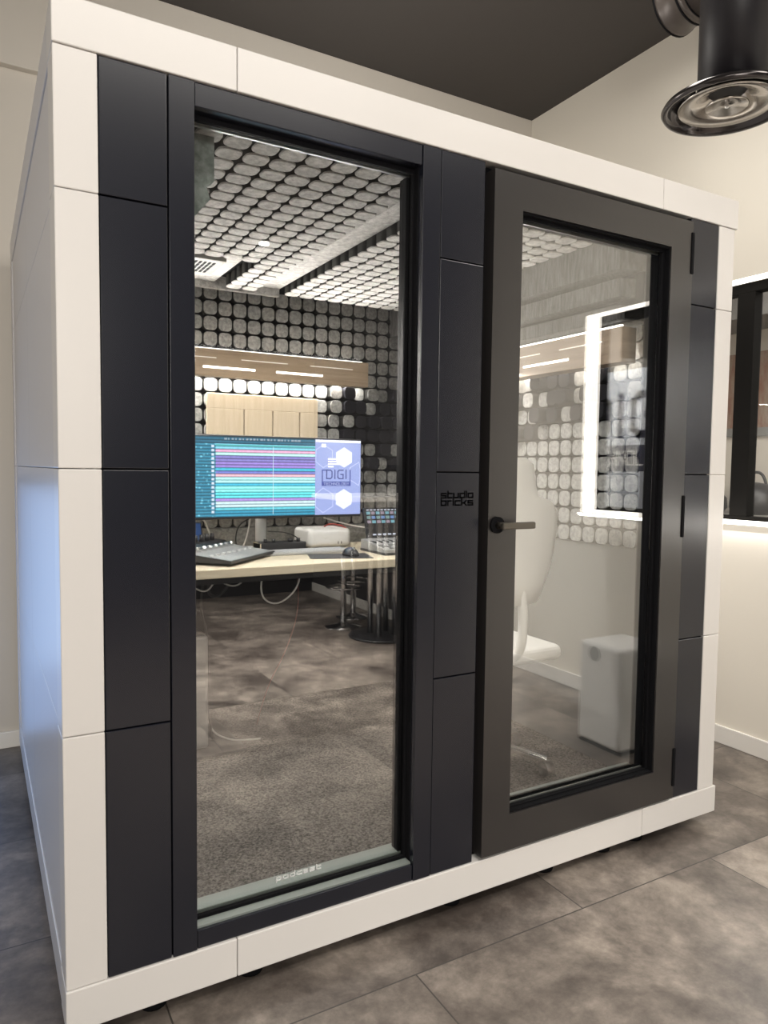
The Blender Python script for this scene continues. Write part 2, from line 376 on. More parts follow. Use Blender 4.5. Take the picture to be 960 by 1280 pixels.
b.build('window_frame', mat('anthracite_frame', (0.008, 0.0075, 0.007), 0.8, spec=.1), w1)
MB().box((XR+.127, WY0+.03, WZ0+.03), (XR+.133, WY1-.03, WZ1-.04)).build('pane', GLASSW, w1)
# LED profiles lining the reveal
b = MB(); b.box((XR+.004, WY0+.002, WZ0), (XR+.09, WY0+.03, WZ1)); b.build('led_profile', LEDWIN, w1, 'glowing vertical LED profile at the near end of the window')
b = MB(); b.box((XR+.004, WY0+.03, WZ0+.0), (XR+.06, WY1, WZ0+.018)); b.build('led_profile', LEDWIN, w1, 'glowing LED profile along the window sill')
b = MB(); b.box((XR+.004, WY0+.03, WZ1-.014), (XR+.04, WY1, WZ1)); b.build('led_profile', LEDWIN, w1, 'glowing LED profile under the window head')
# free-standing sign panel in the next room; its face is read from that room's far side
sg = thing('sign_panel', 'pale standing panel with large dark logo lettering behind the right wall window', 'sign', (3.92, -1.95, 0))
MB().box((3.902, -2.42, .30), (3.92, -1.44, 2.02), .003).build('board', mat('pale_board', (.50, .54, .62), .5), sg)
for yy in (-2.3, -1.56):
    MB().box((3.88, yy-.02, 0), (3.94, yy+.02, .30), .004).build('leg', DARKMET, sg)
b = MB()
lettering(b, 'DIGI', (3.9018, -2.31, 1.56), (0, 1, 0), (0, 0, 1), (-1, 0, 0), 0.76, th=1.0, hscale=.88, gap=2.2)
b.build('lettering', LOGOD, sg)
MB().box((3.9005, -2.36, 1.30), (3.9018, -1.50, 1.485)).build('dark_band', LOGOD, sg)
b = MB(); lettering(b, 'TECHNOLOGY', (3.9002, -2.31, 1.345), (0, 1, 0), (0, 0, 1), (-1, 0, 0), 0.76, th=0.8, hscale=1.15)
b.build('lettering', LOGOW, sg, 'pale lettering on a dark band')

# the neighbouring room seen through the window
b = MB(); b.box((6.2, -3.4, 0), (6.35, 3.4, 3.0)); struct(b, 'wall_next_room_side', WALLB)
b = MB(); b.box((XR+WT, 3.2, 0), (6.2, 3.35, 3.0)).box((XR+WT, -3.4, 0), (6.2, -3.25, 3.0)); struct(b, 'wall_next_room_ends', WALLB)
struct(MB().box((XR+WT, -3.4, 3.0), (6.35, 3.4, 3.1)), 'ceiling_next_room', mat('grey_ceiling', (0.22, 0.21, 0.2), 0.7))
b = MB(); b.box((5.6, -3.2, 2.62), (6.2, 3.2, 3.0), .004); struct(b, 'trim_1', mat('grey_bulkhead', (0.16, 0.155, 0.15), 0.6))
mural = MB().box((6.17, 1.2, 1.72), (6.2, 3.15, 2.42)).build('wall_mural', mat('reed_print', (0.22, 0.10, 0.065), 0.6, noise=(7, (0.30, 0.24, 0.185), 8, (1, 3.0, 0.8))))
tag(mural, 'reddish brown printed picture of reeds on the wall of the next room', 'picture')
MB().box((6.165, 1.2, 1.64), (6.2, 3.15, 1.72)).build('lower_border', mat('border_grey', (.2, .2, .19), .6), mural)
sb = thing('sideboard', 'low white sideboard standing along the wall beyond the window', 'sideboard', (5.95, 2.1, 0))
MB().box((5.72, 1.0, 0.05), (6.19, 3.1, 0.88), .006).build('body', PLASTW, sb)
MB().box((5.69, .97, 0.88), (6.19, 3.13, 0.93), .006).build('top', mat('grey_top', (0.25, 0.24, 0.23), 0.4), sb)
for k in range(3):
    d = MB().box((5.705, 1.03+k*.69, 0.1), (5.72, 1.69+k*.69, 0.85), .004).build('door', PLASTW, sb)
    MB().box((5.685, 1.6+k*.69, 0.5), (5.705, 1.62+k*.69, 0.7), .004).build('handle', DARKMET, d)
for k, (bx, by, s, lb) in enumerate(((5.95, 2.80, .8, 'smaller dark rounded bag on the sideboard, left of the window mullion'), (5.95, 2.33, 1.1, 'larger dark rounded bag on the sideboard, right of the window mullion'))):
    t = thing('bag', lb, 'bag', (bx, by, .93))
    b = MB(); b.lathe([(0.0, 0), (.16*s, 0), (.2*s, .05*s), (.19*s, .16*s), (.12*s, .24*s), (0, .26*s)], (bx, by, .93), 20); b.build('body', PLASTD, t)
    b = MB(); b.tube([(bx, by-.1*s, .93+.2*s), (bx, by-.05*s, .93+.34*s), (bx, by+.05*s, .93+.34*s), (bx, by+.1*s, .93+.2*s)], .012*s); b.build('handle', PLASTD, t)

# ================================================================== THE BOOTH
W, D, Z0, Z1 = 2.192, 1.92, 0.05, 2.25
T = 0.10
JZ = [0.146, 0.713, 1.29, 1.867, 2.152]
booth = thing('acoustic_booth', 'large black and white soundproof booth with tall window and glass door', 'booth', (W/2, D/2, 0))
g = 0.0016; bv = 0.0025
# white corner posts, four, in stacked blocks
def corner(x0, x1, y0, y1, ym):
    for i in range(4):
        MB().box((x0, y0, JZ[i]+g/2), (x1, y1, JZ[i+1]-g/2), bv).build('corner_block', ym, booth)
corner(0, .086, 0, .10, WHITE); corner(2.108, W, 0, .10, WHITE)
corner(0, .086, D-.10, D, WSIDE); corner(2.108, W, D-.10, D, WSIDE)
# beams, front (three lengths each, the upper ones a touch proud)
for (z0, z1, pr) in ((JZ[4], Z1, .004), (Z0, JZ[0], .004)):
    for (a_, c_) in ((-.002, .385), (.385, 1.815), (1.815, W+.012)):
        MB().box((a_+g/2, -pr, z0), (c_-g/2, .10, z1), bv).build('front_beam', WHITE, booth)
    MB().box((0, D-.10, z0), (W, D, z1), bv).build('rear_beam', WSIDE, booth)
    for x0 in (0, W-.086):
        MB().box((x0, .10+g, z0), (x0+.086, D-.10-g, z1), bv).build('side_beam', WSIDE, booth)
# side walls: glossy white panels, recessed slightly between posts and beams
for side, (xa, xb) in (('l', (.004, .09)), ('r', (W-.09, W-.004))):
    for i in range(4):
        for (ya, yb) in ((.10, .96), (.96, D-.10)):
            MB().box((xa, ya+g, JZ[i]+g/2), (xb, yb-g, JZ[i+1]-g/2), .0015).build('side_panel', WSIDE, booth)
for i in range(4):
    MB().box((.086, D-.09, JZ[i]+g/2), (W-.086, D-.004, JZ[i+1]-g/2), .0015).build('rear_panel', WSIDE, booth)
MB().box((.02, .02, 2.175), (W-.02, D-.02, 2.235)).build('roof', WSIDE, booth)
MB().box((.09, .10, 0.055), (W-.09, D-.09, 0.10)).build('floor_tray', GAP, booth)
MB().box((.095, .10, 0.10), (W-.095, D-.095, 0.112)).build('carpet', CARPET, booth)
# dark core behind the facade joints
b = MB()
b.box((.087, .012, .147), (.2315, .09, 2.151)); b.box((.890, .02, .147), (.949, .09, 2.151)); b.box((.949, .012, .147), (1.097, .09, 2.151)); b.box((1.9585, .012, .147), (2.107, .09, 2.151))
b.box((1.098, .035, .147), (1.1185, .09, 2.151)); b.box((1.1185, .035, .147), (1.9585, .09, .16)); b.box((1.1185, .035, 2.137), (1.9585, .09, 2.151))
b.build('facade_core', GAP, booth)
# black facade blocks
for (x0, x1) in ((.087, .229), (.950, 1.097), (1.960, 2.107)):
    for i in range(4):
        MB().box((x0+g/2, .001, JZ[i]+g), (x1-g/2, .04, JZ[i+1]-g), .002).build('black_block', BLACK, booth)
# logo on the middle column
b = MB(); lettering(b, 'studio', (.9665, .0008, 1.2195), (1, 0, 0), (0, 0, 1), (0, -1, 0), .107, th=.95, hscale=.74)
lettering(b, 'bricks', (.9665, .0008, 1.1985), (1, 0, 0), (0, 0, 1), (0, -1, 0), .107, th=.95, hscale=.74)
b.build('logo', LOGOK, booth, 'small black two-line block lettering')
# ---- the fixed window
win = bpy.data.objects.new('window', None); C.objects.link(win); win.parent = booth
win.location = Vector((.56, .05, 1.1)) - booth.location
b = MB(); b.box((.2315, 0, .147), (.288, .10, 2.151), .0015); b.build('stile', BLACK, win)
b = MB(); b.box((.892, 0, .147), (.9485, .10, 2.151), .0015); b.build('stile', BLACK, win)
MB().box((.2895, .003, 2.098), (.8905, .066, 2.151), .002).build('top_rail', BLACK, win)
MB().box((.2895, .003, .147), (.8905, .10, .192), .002).build('bottom_rail', BLACK, win)
b = MB(); b.frame(.2885, .8905, .192, 2.098, .006, .006, .012, .012, .040, .052); b.build('gasket', GAP, win)
b = MB(); b.box((.2885, .066, .192), (.8905, .115, .204)); b.build('sill', SILL, win)
b = MB(); b.box((.289, .012, .1915), (.890, .038, .197)); b.build('outer_sill', SILL, win)
b = MB(); b.box((.2885, .0665, 2.086), (.8905, .075, 2.097)); b.build('spacer', ALU, win)
b = MB(); b.box((.880, .0665, .20), (.8905, .10, 2.086)); b.build('inner_seal', GAP, win)
MB().box((.289, .055, .20), (.8905, .063, 2.09)).build('glass', GLASSB, win)
b = MB(); lettering(b, 'podcast', (.508, .0545, .228), (1, 0, 0), (0, 0, 1), (0, -1, 0), .125, th=.8, hscale=.62)
b.build('lettering', LOGOW, win, 'small white block lettering low on the glass')
# ---- the door
door = bpy.data.objects.new('door', None); C.objects.link(door); door.parent = booth
door.location = Vector((1.54, .02, 1.15)) - booth.location
DX = (1.120, 1.957, .158, 2.134); GX = (1.2225, 1.852, .268, 2.036)
b = MB(); b.frame(DX[0], DX[1], DX[2], DX[3], GX[0]-DX[0], DX[1]-GX[1], DX[3]-GX[3], GX[2]-DX[2], -.012, .034)
b.build('door_leaf', DOORM, door)
b = MB(); b.frame(GX[0]-.001, GX[1]+.001, GX[2]-.001, GX[3]+.001, .003, .004, .006, .006, -.006, .034); b.build('inner_edge', GAP, door)
b = MB(); b.frame(GX[0], GX[1], GX[2], GX[3], .003, .012, .014, .009, .012, .018); b.build('glazing_bead', GAP, door)
b = MB(); b.box((GX[0], .040, GX[3]-.014), (GX[1], .046, GX[3])); b.build('spacer', ALU, door)
b = MB(); b.box((GX[0], .040, GX[2]), (GX[1], .046, GX[2]+.006)); b.build('spacer', ALU, door)
MB().box((GX[0], .030, GX[2]), (GX[1], .038, GX[3])).build('glass', GLASSD, door)
b = MB(); b.frame(1.1185, 1.9585, .16, 2.137, .098, .098, .098, .098, .047, .10); b.build('door_lining', GAP, door)
MB().box((1.2165, .047, .245), (1.86, .115, .258)).build('threshold', SILL, door)
h = MB(); h.lathe([(0, -.012), (.026, -.012), (.026, -.024), (.02, -.028), (0, -.028)], (1.168, .0, 1.139), 24, axis='y')
# rosette axis points to -y: rebuild as plain cylinders
h.bm.free(); h = MB()
MB().cyl((1.150, -.012, 1.140), (1.150, -.020, 1.140), .024, n=28).build('rosette', GAP, door, 'black round rosette')
h.cyl((1.150, -.020, 1.140), (1.150, -.056, 1.140), .010, n=16)
h.box((1.133, -.066, 1.130), (1.252, -.050, 1.150), .004)
h.build('handle', mat('handle_bronze', (0.11, 0.10, 0.085), 0.35, metal=0.7), door, 'flat dark metal lever handle')
for (z0, z1) in ((1.962, 2.098), (1.075, 1.218), (.20, .335)):
    MB().box((1.9475, -.016, z0), (1.9605, .01, z1), .002).build('hinge', GAP, door)
# feet
for x in (.20, .444, 1.069, 1.44, 1.70, 1.86):
    MB().lathe([(0, 0), (.032, 0), (.034, .008), (.016, .016), (.014, .05), (0, .05)], (x, .075, 0), 20).build('foot', GAP, booth)
for x in (.2, 1.1, 1.95):
    MB().lathe([(0, 0), (.032, 0), (.034, .008), (.016, .016), (.014, .05), (0, .05)], (x, 1.8, 0), 20).build('foot', GAP, booth)

# ---- felt tiling inside
def tile_poly(s, r, n=4):
    h = s/2; P = []
    for cx_, cy_, a0 in ((h-r, h-r, 0), (-h+r, h-r, 90), (-h+r, -h+r, 180), (h-r, -h+r, 270)):
        for k in range(n+1):
            a = math.radians(a0+90*k/n); P.append((cx_+r*math.cos(a), cy_+r*math.sin(a)))
    return P
def tile(mb, c, U, V, N, s, depth, r=.02, mi=0, smi=None):
    # felt pillar whose face is at c, body running back along -N
    c, U, V, N = Vector(c), Vector(U), Vector(V), Vector(N)
    smi = mi if smi is None else smi
    rings = []
    for off, sc in ((-depth, 1.0), (-.005, 1.0), (-.0012, .985), (0, .94)):
        rings.append([mb.bm.verts.new(c+U*(u*sc)+V*(v*sc)+N*off) for u, v in tile_poly(s, r)])
    n = len(rings[0])
    for k in range(3):
        for i in range(n): mb._face([rings[k][i], rings[k][(i+1) % n], rings[k+1][(i+1) % n], rings[k+1][i]], smi if k == 0 else mi, k > 0)
    mb._face(rings[-1], mi)
P = .0715
BY, RX = 1.77, 2.03
# back wall
b = MB(); b.box((.092, 1.815, .112), (2.1, 1.83, 2.17)); b.build('rear_wall_backing', BACKF, booth)
b = MB()
xs = [1.7-.0722*k for k in range(-4, 23)]; zs = [2.050-.0725*k for k in range(-1, 15)]
prot = {(1.519, 1.655): .06, (1.54, 1.60): .05}
dark = {(19, 5), (19, 6)}
for x in xs:
    if x < .13 or x > 1.99: continue
    for j, z in enumerate(zs):
        if z > 2.14: continue
        col = round((1.7-x)/.0722); d = 0; mi = 0
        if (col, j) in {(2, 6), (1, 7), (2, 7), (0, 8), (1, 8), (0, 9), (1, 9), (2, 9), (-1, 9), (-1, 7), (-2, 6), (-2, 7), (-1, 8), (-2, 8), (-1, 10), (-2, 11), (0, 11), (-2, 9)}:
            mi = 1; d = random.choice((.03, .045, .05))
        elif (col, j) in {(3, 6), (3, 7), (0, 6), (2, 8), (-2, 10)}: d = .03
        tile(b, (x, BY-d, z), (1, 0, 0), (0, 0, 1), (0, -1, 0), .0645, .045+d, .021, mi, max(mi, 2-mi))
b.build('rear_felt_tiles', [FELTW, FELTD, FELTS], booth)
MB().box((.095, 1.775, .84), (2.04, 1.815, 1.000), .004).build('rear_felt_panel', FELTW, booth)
MB().box((.095, 1.775, .112), (2.04, 1.815, .838), .004).build('rear_felt_panel', FELTD, booth, 'felt panel under the desk, coloured dark as if shaded')  # darker felt colour stands in for the shade under the desk
b = MB()   # faint vertical joints of the panel are slots
# right wall
MB().box((2.075, .10, .112), (2.1, 1.815, 2.17)).build('side_wall_backing', BACKF, booth)
b = MB()
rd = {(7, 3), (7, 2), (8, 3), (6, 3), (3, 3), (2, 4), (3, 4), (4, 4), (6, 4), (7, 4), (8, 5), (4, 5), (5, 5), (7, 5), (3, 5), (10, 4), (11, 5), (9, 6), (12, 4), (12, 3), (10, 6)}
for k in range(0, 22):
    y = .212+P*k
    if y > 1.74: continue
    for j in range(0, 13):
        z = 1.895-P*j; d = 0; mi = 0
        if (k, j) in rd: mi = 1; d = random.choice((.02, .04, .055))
        elif random.random() < .08 and j < 7: d = .03
        tile(b, (RX-d, y, z), (0, 1, 0), (0, 0, 1), (-1, 0, 0), .064, .045+d, .021, mi, max(mi, 2-mi))
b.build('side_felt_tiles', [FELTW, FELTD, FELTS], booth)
MB().box((2.045, .10, .112), (2.08, 1.775, 1.003), .004).build('side_felt_panel', mat('grey_side_panel', (0.16, 0.16, 0.155), 0.9), booth)
# upper right bulkhead: three stepped felt slabs with mitred ends
for nm, x, z0, z1, e0, e1 in (('a', 1.80, 1.998, 2.16, .10, 1.76), ('b', 1.835, 1.914, 1.978, .13, 1.70), ('c', 1.87, 1.846, 1.896, .17, 1.62)):
    m_ = .06
    b = MB(); b.prism([(x, e0+m_), (2.09, e0), (2.09, e1+.02), (x, e1-m_*.3)], z0, z1, 'xy')
    o = b.build('felt_baffle', FELTV, booth)
b = MB(); b.box((1.90, .14, 1.85), (2.09, 1.7, 2.02)); b.build('baffle_core', mat('dark_felt_core', (.008, .008, .008), .95, spec=.05), booth)
MB().box((1.799-.002, .16, 2.062), (1.80, .185, 2.082)).build('sensor', PLASTD, booth)
# ceiling
ZT = 2.10; PC = .0735
MB().box((.092, .10, 2.155), (2.1, 1.83, 2.172)).build('ceiling_backing', BACKF, booth)
b = MB()
for i in range(-5, 8):
    x = .432+PC*i
    if x < .13: continue
    for j in range(0, 21):
        y = .137+PC*j
        if y > 1.60: continue
        if x < .80 and y > 1.16: continue
        tile(b, (x, y, ZT), (1, 0, 0), (0, 1, 0), (0, 0, -1), .0650, .052, .021, 0, 1)
b.build('ceiling_felt_tiles', [FELT, FELTS], booth)
b = MB()
for i in range(0, 9):
    x = 1.152+PC*i
    for j in range(0, 20):
        y = .137+PC*j
        if x > 1.79: continue
        tile(b, (x, y, ZT), (1, 0, 0), (0, 1, 0), (0, 0, -1), .0650, .052, .021, 0, 1)
b.build('ceiling_felt_tiles', [FELT, FELTS], booth)
b = MB(); b.box((.985, .10, 2.135), (1.113, 1.62, 2.155)); b.box((.095, 1.16, 2.128), (.80, 1.62, 2.155)); b.box((.095, 1.60, 2.10), (1.113, 1.625, 2.155)); b.build('ceiling_felt_channel', FELT, booth)
v = MB().box((.50, 1.20, 2.108), (.735, 1.42, 2.13), .003).build('ceiling_vent', mat('vent_grey', (.35, .34, .32), .6), booth)
b = MB()
for r_ in range(4):
    for c_ in range(10): b.box((.53+c_*.018, 1.235+r_*.042, 2.1065), (.54+c_*.018, 1.268+r_*.042, 2.1085))
b.build('slots', GAP, v)
s_ = MB().cyl((.766, .86, 2.099), (.766, .86, 2.094), .017, n=20).build('downlight', LAMP, booth, 'small bright round downlight in the booth ceiling')
# dark-green felt trap seen at the upper left of the window
b = MB(); b.prism([(.20, 2.1), (.372, 2.1), (.372, 1.995), (.352, 1.98), (.362, 1.95), (.325, 1.905), (.20, 1.89)], .135, .165, 'xz'); b.build('corner_felt_trap', FELTG, booth, 'greenish grey felt corner piece')

# lights of the booth
def shelf(name, label, lo, hi, m, slots, axis):
    t = thing(name, label, 'shelf', ((lo[0]+hi[0])/2, (lo[1]+hi[1])/2, lo[2]), 'wooden light shelves inside the booth')
    MB().box(lo, hi, .003).build('body', m, t)
    return t
sh = shelf('light_shelf', 'oak light shelf with glowing slots on the rear wall above the monitor', (.1, 1.66, 1.716), (1.626, 1.715, 1.84), OAK, None, 'x')
MB().box((.11, 1.717, 1.733), (1.62, 1.727, 1.745)).build('led_strip', LED, sh, 'glowing LED strip under the shelf')
MB().box((.11, 1.70, 1.842), (1.61, 1.712, 1.848)).build('led_strip', LEDSOFT, sh, 'glowing LED strip on top of the shelf')
for (a_, c_) in ((.767, 1.016), (1.123, 1.367)):
    MB().box((a_, 1.6585, 1.7505), (c_, 1.661, 1.7605), .001).build('light_slot', LEDSOFT, sh, 'bright horizontal light slot')
for (a_, c_) in ((.58, .829), (.948, 1.18), (1.299, 1.535)):
    MB().box((a_, 1.6592, 1.797), (c_, 1.661, 1.801)).build('light_slot', LEDDIM, sh, 'thin faint light slot')
sh = shelf('light_shelf', 'oak light shelf with glowing slots on the right wall of the booth', (1.90, .23, 1.696), (1.975, 1.45, 1.825), OAKY, None, 'y')
MB().box((1.978, .25, 1.712), (1.988, 1.43, 1.726)).build('led_strip', LED, sh, 'glowing LED strip under the shelf')
MB().box((1.905, .24, 1.8265), (1.915, 1.44, 1.832)).build('led_strip', LEDSOFT, sh, 'glowing LED strip on top of the shelf')
MB().box((1.8985, .50, 1.7335), (1.901, .77, 1.742), .001).build('light_slot', LEDSOFT, sh, 'bright horizontal light slot')
for (a_, c_) in ((.325, .554), (.667, .86)):
    MB().box((1.8988, a_, 1.779), (1.901, c_, 1.7835)).build('light_slot', LEDDIM, sh, 'thin faint light slot')

# birch panel behind the monitor
b = MB()
xx = [.807, .989, 1.136, 1.279, 1.379]
poly = []
for i in range(4):
    b.box((xx[i]+(.0025 if i else 0), 1.742, 1.30), (xx[i+1]-(.0025 if i < 3 else 0), 1.758, 1.575), .002)
b.box((.807, 1.742, 1.575), (1.379, 1.758, 1.647), .002)
o = b.build('wood_panel', BIRCH); tag(o, 'pale birch panel with three slots on the felt wall behind the monitor', 'panel')
MB().box((.83, 1.758, 1.30), (1.36, 1.769, 1.5)).build('bracket', GAP, o)

# ================================================================== DESK AND GEAR
DZ = .905
desk = thing('desk', 'pale maple desk built across the back of the booth under the monitor', 'desk', (.8, 1.4, .112))
MB().box((.10, 1.045, DZ-.036), (1.80, 1.768, DZ), .003).build('desktop', DESKM, desk)
MB().box((.12, 1.15, DZ-.075), (1.5, 1.19, DZ-.036), .003).build('frame_rail', PLASTD, desk)
for x in (.13, 1.775):
    MB().box((x-.012, 1.30, DZ-.12), (x+.012, 1.766, DZ-.036), .003).build('wall_bracket', PLASTD, desk)
# monitor
mon = thing('monitor', 'wide computer monitor showing a teal multitrack editor on the desk', 'monitor', (1.05, 1.55, DZ))
MX0, MX1, MZ0, MZ1, MY = .42, 1.53, 1.058, 1.442, 1.545
MB().box((MX0, MY, MZ0), (MX1, MY+.035, MZ1), .006).build('housing', PLASTD, mon)
def daw_mat():
    m = bpy.data.materials.new('editor_screen'); m.use_nodes = True; nt = m.node_tree; b = nt.nodes['Principled BSDF']; L = nt.links.new
    b.inputs['Base Color'].default_value = (0.01, 0.01, 0.01, 1); b.inputs['Roughness'].default_value = 0.35
    g = nt.nodes.new('ShaderNodeNewGeometry'); sp = nt.nodes.new('ShaderNodeSeparateXYZ'); L(g.outputs['Position'], sp.inputs[0])
    def ma(op, a, b_=None, c=None):
        n = nt.nodes.new('ShaderNodeMath'); n.operation = op
        for i, v in enumerate((a, b_, c)):
            if v is None: continue
            if isinstance(v, (int, float)): n.inputs[i].default_value = v
            else: L(v, n.inputs[i])
        return n.outputs[0]
    X, Z = sp.outputs['X'], sp.outputs['Z']
    row = ma('MULTIPLY', ma('SUBTRACT', Z, MZ0), 72.0); ri = ma('FLOOR', row); rf = ma('FRACT', row)
    # slow change of colour along rows
    cr = nt.nodes.new('ShaderNodeValToRGB'); cr.color_ramp.interpolation = 'CONSTANT'
    cols = [(0, (.03, .22, .34)), (.09, (.10, .42, .50)), (.14, (.45, .62, .68)), (.19, (.30, .20, .50)), (.24, (.10, .55, .60)), (.31, (.22, .72, .70)), (.37, (.05, .35, .50)), (.42, (.35, .70, .72)),
            (.48, (.62, .35, .42)), (.51, (.14, .16, .45)), (.56, (.05, .38, .52)), (.61, (.25, .18, .50)), (.68, (.18, .16, .42)), (.73, (.40, .75, .70)), (.78, (.60, .30, .45)), (.81, (.16, .45, .58)), (.87, (.15, .60, .55)), (.92, (.04, .25, .33))]
    e = cr.color_ramp.elements
    e[0].position = 0; e[0].color = (*cols[0][1], 1); e[1].position = cols[1][0]; e[1].color = (*cols[1][1], 1)
    for p_, c_ in cols[2:]:
        k = e.new(p_); k.color = (*c_, 1)
    L(ma('DIVIDE', ri, 27.6), cr.inputs[0])
    line = ma('LESS_THAN', rf, 0.82)
    wv = nt.nodes.new('ShaderNodeTexNoise'); wv.inputs['Scale'].default_value = 60; cmb = nt.nodes.new('ShaderNodeCombineXYZ'); L(X, cmb.inputs[0]); L(ma('MULTIPLY', ri, 3.7), cmb.inputs[1]); L(cmb.outputs[0], wv.inputs['Vector'])
    amp = ma('LESS_THAN', ma('MULTIPLY', ma('ABSOLUTE', ma('SUBTRACT', rf, .45)), 2.2), wv.outputs['Fac'])
    k1 = ma('ADD', ma('MULTIPLY', amp, .45), .62)
    k2 = ma('MULTIPLY', k1, ma('ADD', ma('MULTIPLY', line, .35), .65))
    hdr = ma('LESS_THAN', X, .79)
    hn = nt.nodes.new('ShaderNodeTexVoronoi'); hn.inputs['Scale'].default_value = 55; L(g.outputs['Position'], hn.inputs['Vector'])
    mxh = nt.nodes.new('ShaderNodeMix'); mxh.data_type = 'RGBA'; L(hdr, mxh.inputs[0]); L(cr.outputs[0], mxh.inputs[6])
    hr = nt.nodes.new('ShaderNodeMix'); hr.data_type = 'RGBA'; L(ma('LESS_THAN', hn.outputs['Distance'], .28), hr.inputs[0]); hr.inputs[6].default_value = (.03, .17, .26, 1); hr.inputs[7].default_value = (.12, .38, .5, 1)
    L(hr.outputs[2], mxh.inputs[7])
    top = ma('GREATER_THAN', Z, MZ1-.04)
    mt = nt.nodes.new('ShaderNodeMix'); mt.data_type = 'RGBA'; L(top, mt.inputs[0]); L(mxh.outputs[2], mt.inputs[6]); mt.inputs[7].default_value = (.02, .10, .16, 1)
    L(mt.outputs[2], b.inputs['Emission Color']); L(ma('MULTIPLY', k2, 1.7), b.inputs['Emission Strength'])
    return m
SX = 1.277
scr = MB().box((MX0+.008, MY-.0012, MZ0+.012), (SX, MY+.002, MZ1-.008)).build('editor_window', daw_mat(), mon)
b = MB()
for k in range(22):
    b.box((.83+k*.017, MY-.0018, MZ1-.022), (.83+k*.017+random.choice((.006, .010, .013)), MY-.0012, MZ1-.014))
b.build('toolbar_icons', emis('icon_glow', (.55, .65, .75), .7), scr)
b = MB().box((1.062, MY-.0018, MZ0+.02), (1.0645, MY-.0012, MZ1-.045)); b.build('playhead', emis('playhead_glow', (.7, .9, 1), 1.0), scr)
b = MB()
for k in range(17):
    z = MZ0+.03+k*.0185; b.box((.771, MY-.0018, z), (.783, MY-.0012, z+.011))
b.build('track_meters', emis('meter_glow', (.75, .85, 1), 1.0), scr)
MB().box((.79, MY-.0018, MZ1-.05), (SX-.004, MY-.0012, MZ1-.044)).build('timeline', emis('timeline_glow', (.1, .6, .55), .8), scr)
wp = MB().box((SX+.001, MY-.0012, MZ0+.012), (MX1-.006, MY+.002, MZ1-.008)).build('wallpaper', emis('wallpaper_glow', (.42, .50, .92), .92), mon)
def hexa(b, cx_, cz_, r, inner=0.0, y=MY-.0016):
    pts = [(cx_+r*math.cos(math.radians(30+60*k)), cz_+r*math.sin(math.radians(30+60*k))) for k in range(6)]
    pts = [(min(max(px, SX+.002), MX1-.007), min(max(pz, MZ0+.013), MZ1-.009)) for px, pz in pts]
    if not inner: b.prism(pts, y, y+.0004, 'xz')
    else:
        for k in range(6):
            (ax, az), (bx_, bz) = pts[k], pts[(k+1) % 6]
            if (ax-bx_)**2+(az-bz)**2 < 1e-7: continue
            dx_, dz_ = bx_-ax, bz-az; L_ = math.hypot(dx_, dz_); nx, nz = -dz_/L_*inner, dx_/L_*inner
            b.prism([(ax, az), (bx_, bz), (bx_+nx, bz+nz), (ax+nx, az+nz)], y-.0001, y+.0003, 'xz')
HX = emis('hex_glow', (.78, .82, 1), 1.25); HL = emis('hexline_glow', (.62, .68, 1), 1.1)
for hz in (1.350, 1.145):
    b = MB(); hexa(b, 1.432, hz, .050); b.build('pale_hexagon', HX, wp)
for hx, hz, hr in ((1.32, 1.355, .058), (1.32, 1.14, .062), (1.515, 1.27, .06)):
    b = MB(); hexa(b, hx, hz, hr, .003); b.build('hexagon_outline', HL, wp)
MB().box((SX+.002, MY-.0018, MZ1-.020), (MX1-.007, MY-.0012, MZ1-.009)).build('menu_bar', emis('menu_glow', (1, 1, 1), 1.3), wp)
NOTE = emis('white_glow', (1, 1, 1), 1.3)
for k, wd in enumerate((.075, .09, .095, .03)):
    MB().box((1.345, MY-.0026, 1.338-k*.0125), (1.345+wd, MY-.0022, 1.345-k*.0125)).build('notification_text', NOTE, wp)
MB().box((1.31, MY-.0022, MZ1-.045), (1.333, MY-.0018, MZ1-.028)).build('desktop_icon', NOTE, wp)
b = MB(); lettering(b, 'DIGI', (1.338, MY-.0016, 1.246), (1, 0, 0), (0, 0, 1), (0, -1, 0), .105, th=.75, hscale=.95, depth=.0004, gap=2.2)
b.build('wallpaper_logo', emis('logo_glow', (.05, .07, .30), .9), wp)
b = MB()
for a_, c_ in (((1.312, 1.21), (1.318, 1.29)), ((1.463, 1.21), (1.469, 1.29)), ((1.312, 1.284), (1.345, 1.29))):
    b.box((a_[0], MY-.002, a_[1]), (c_[0], MY-.0016, c_[1]))
b.box((1.312, MY-.002, 1.21), (1.469, MY-.0016, 1.232)); b.build('logo_band', emis('logo_glow2', (.08, .11, .42), .9), wp)
b = MB(); lettering(b, 'TECHNOLOGY', (1.322, MY-.0024, 1.2145), (1, 0, 0), (0, 0, 1), (0, -1, 0), .137, th=.7, hscale=.8, depth=.0003)
b.build('wallpaper_logo', emis('logo_text_glow', (.55, .62, .95), 1.0), wp)
MB().cyl((1.035, 1.635, DZ), (1.035, 1.635, 1.16), .026, n=24).build('stand_post', PLASTW, mon)
MB().box((.96, 1.605, DZ), (1.12, 1.72, DZ+.008), .003).build('stand_foot', PLASTW, mon)
MB().box((.99, 1.58, 1.12), (1.08, 1.625, 1.22), .004).build('mount_plate', PLASTD, mon)

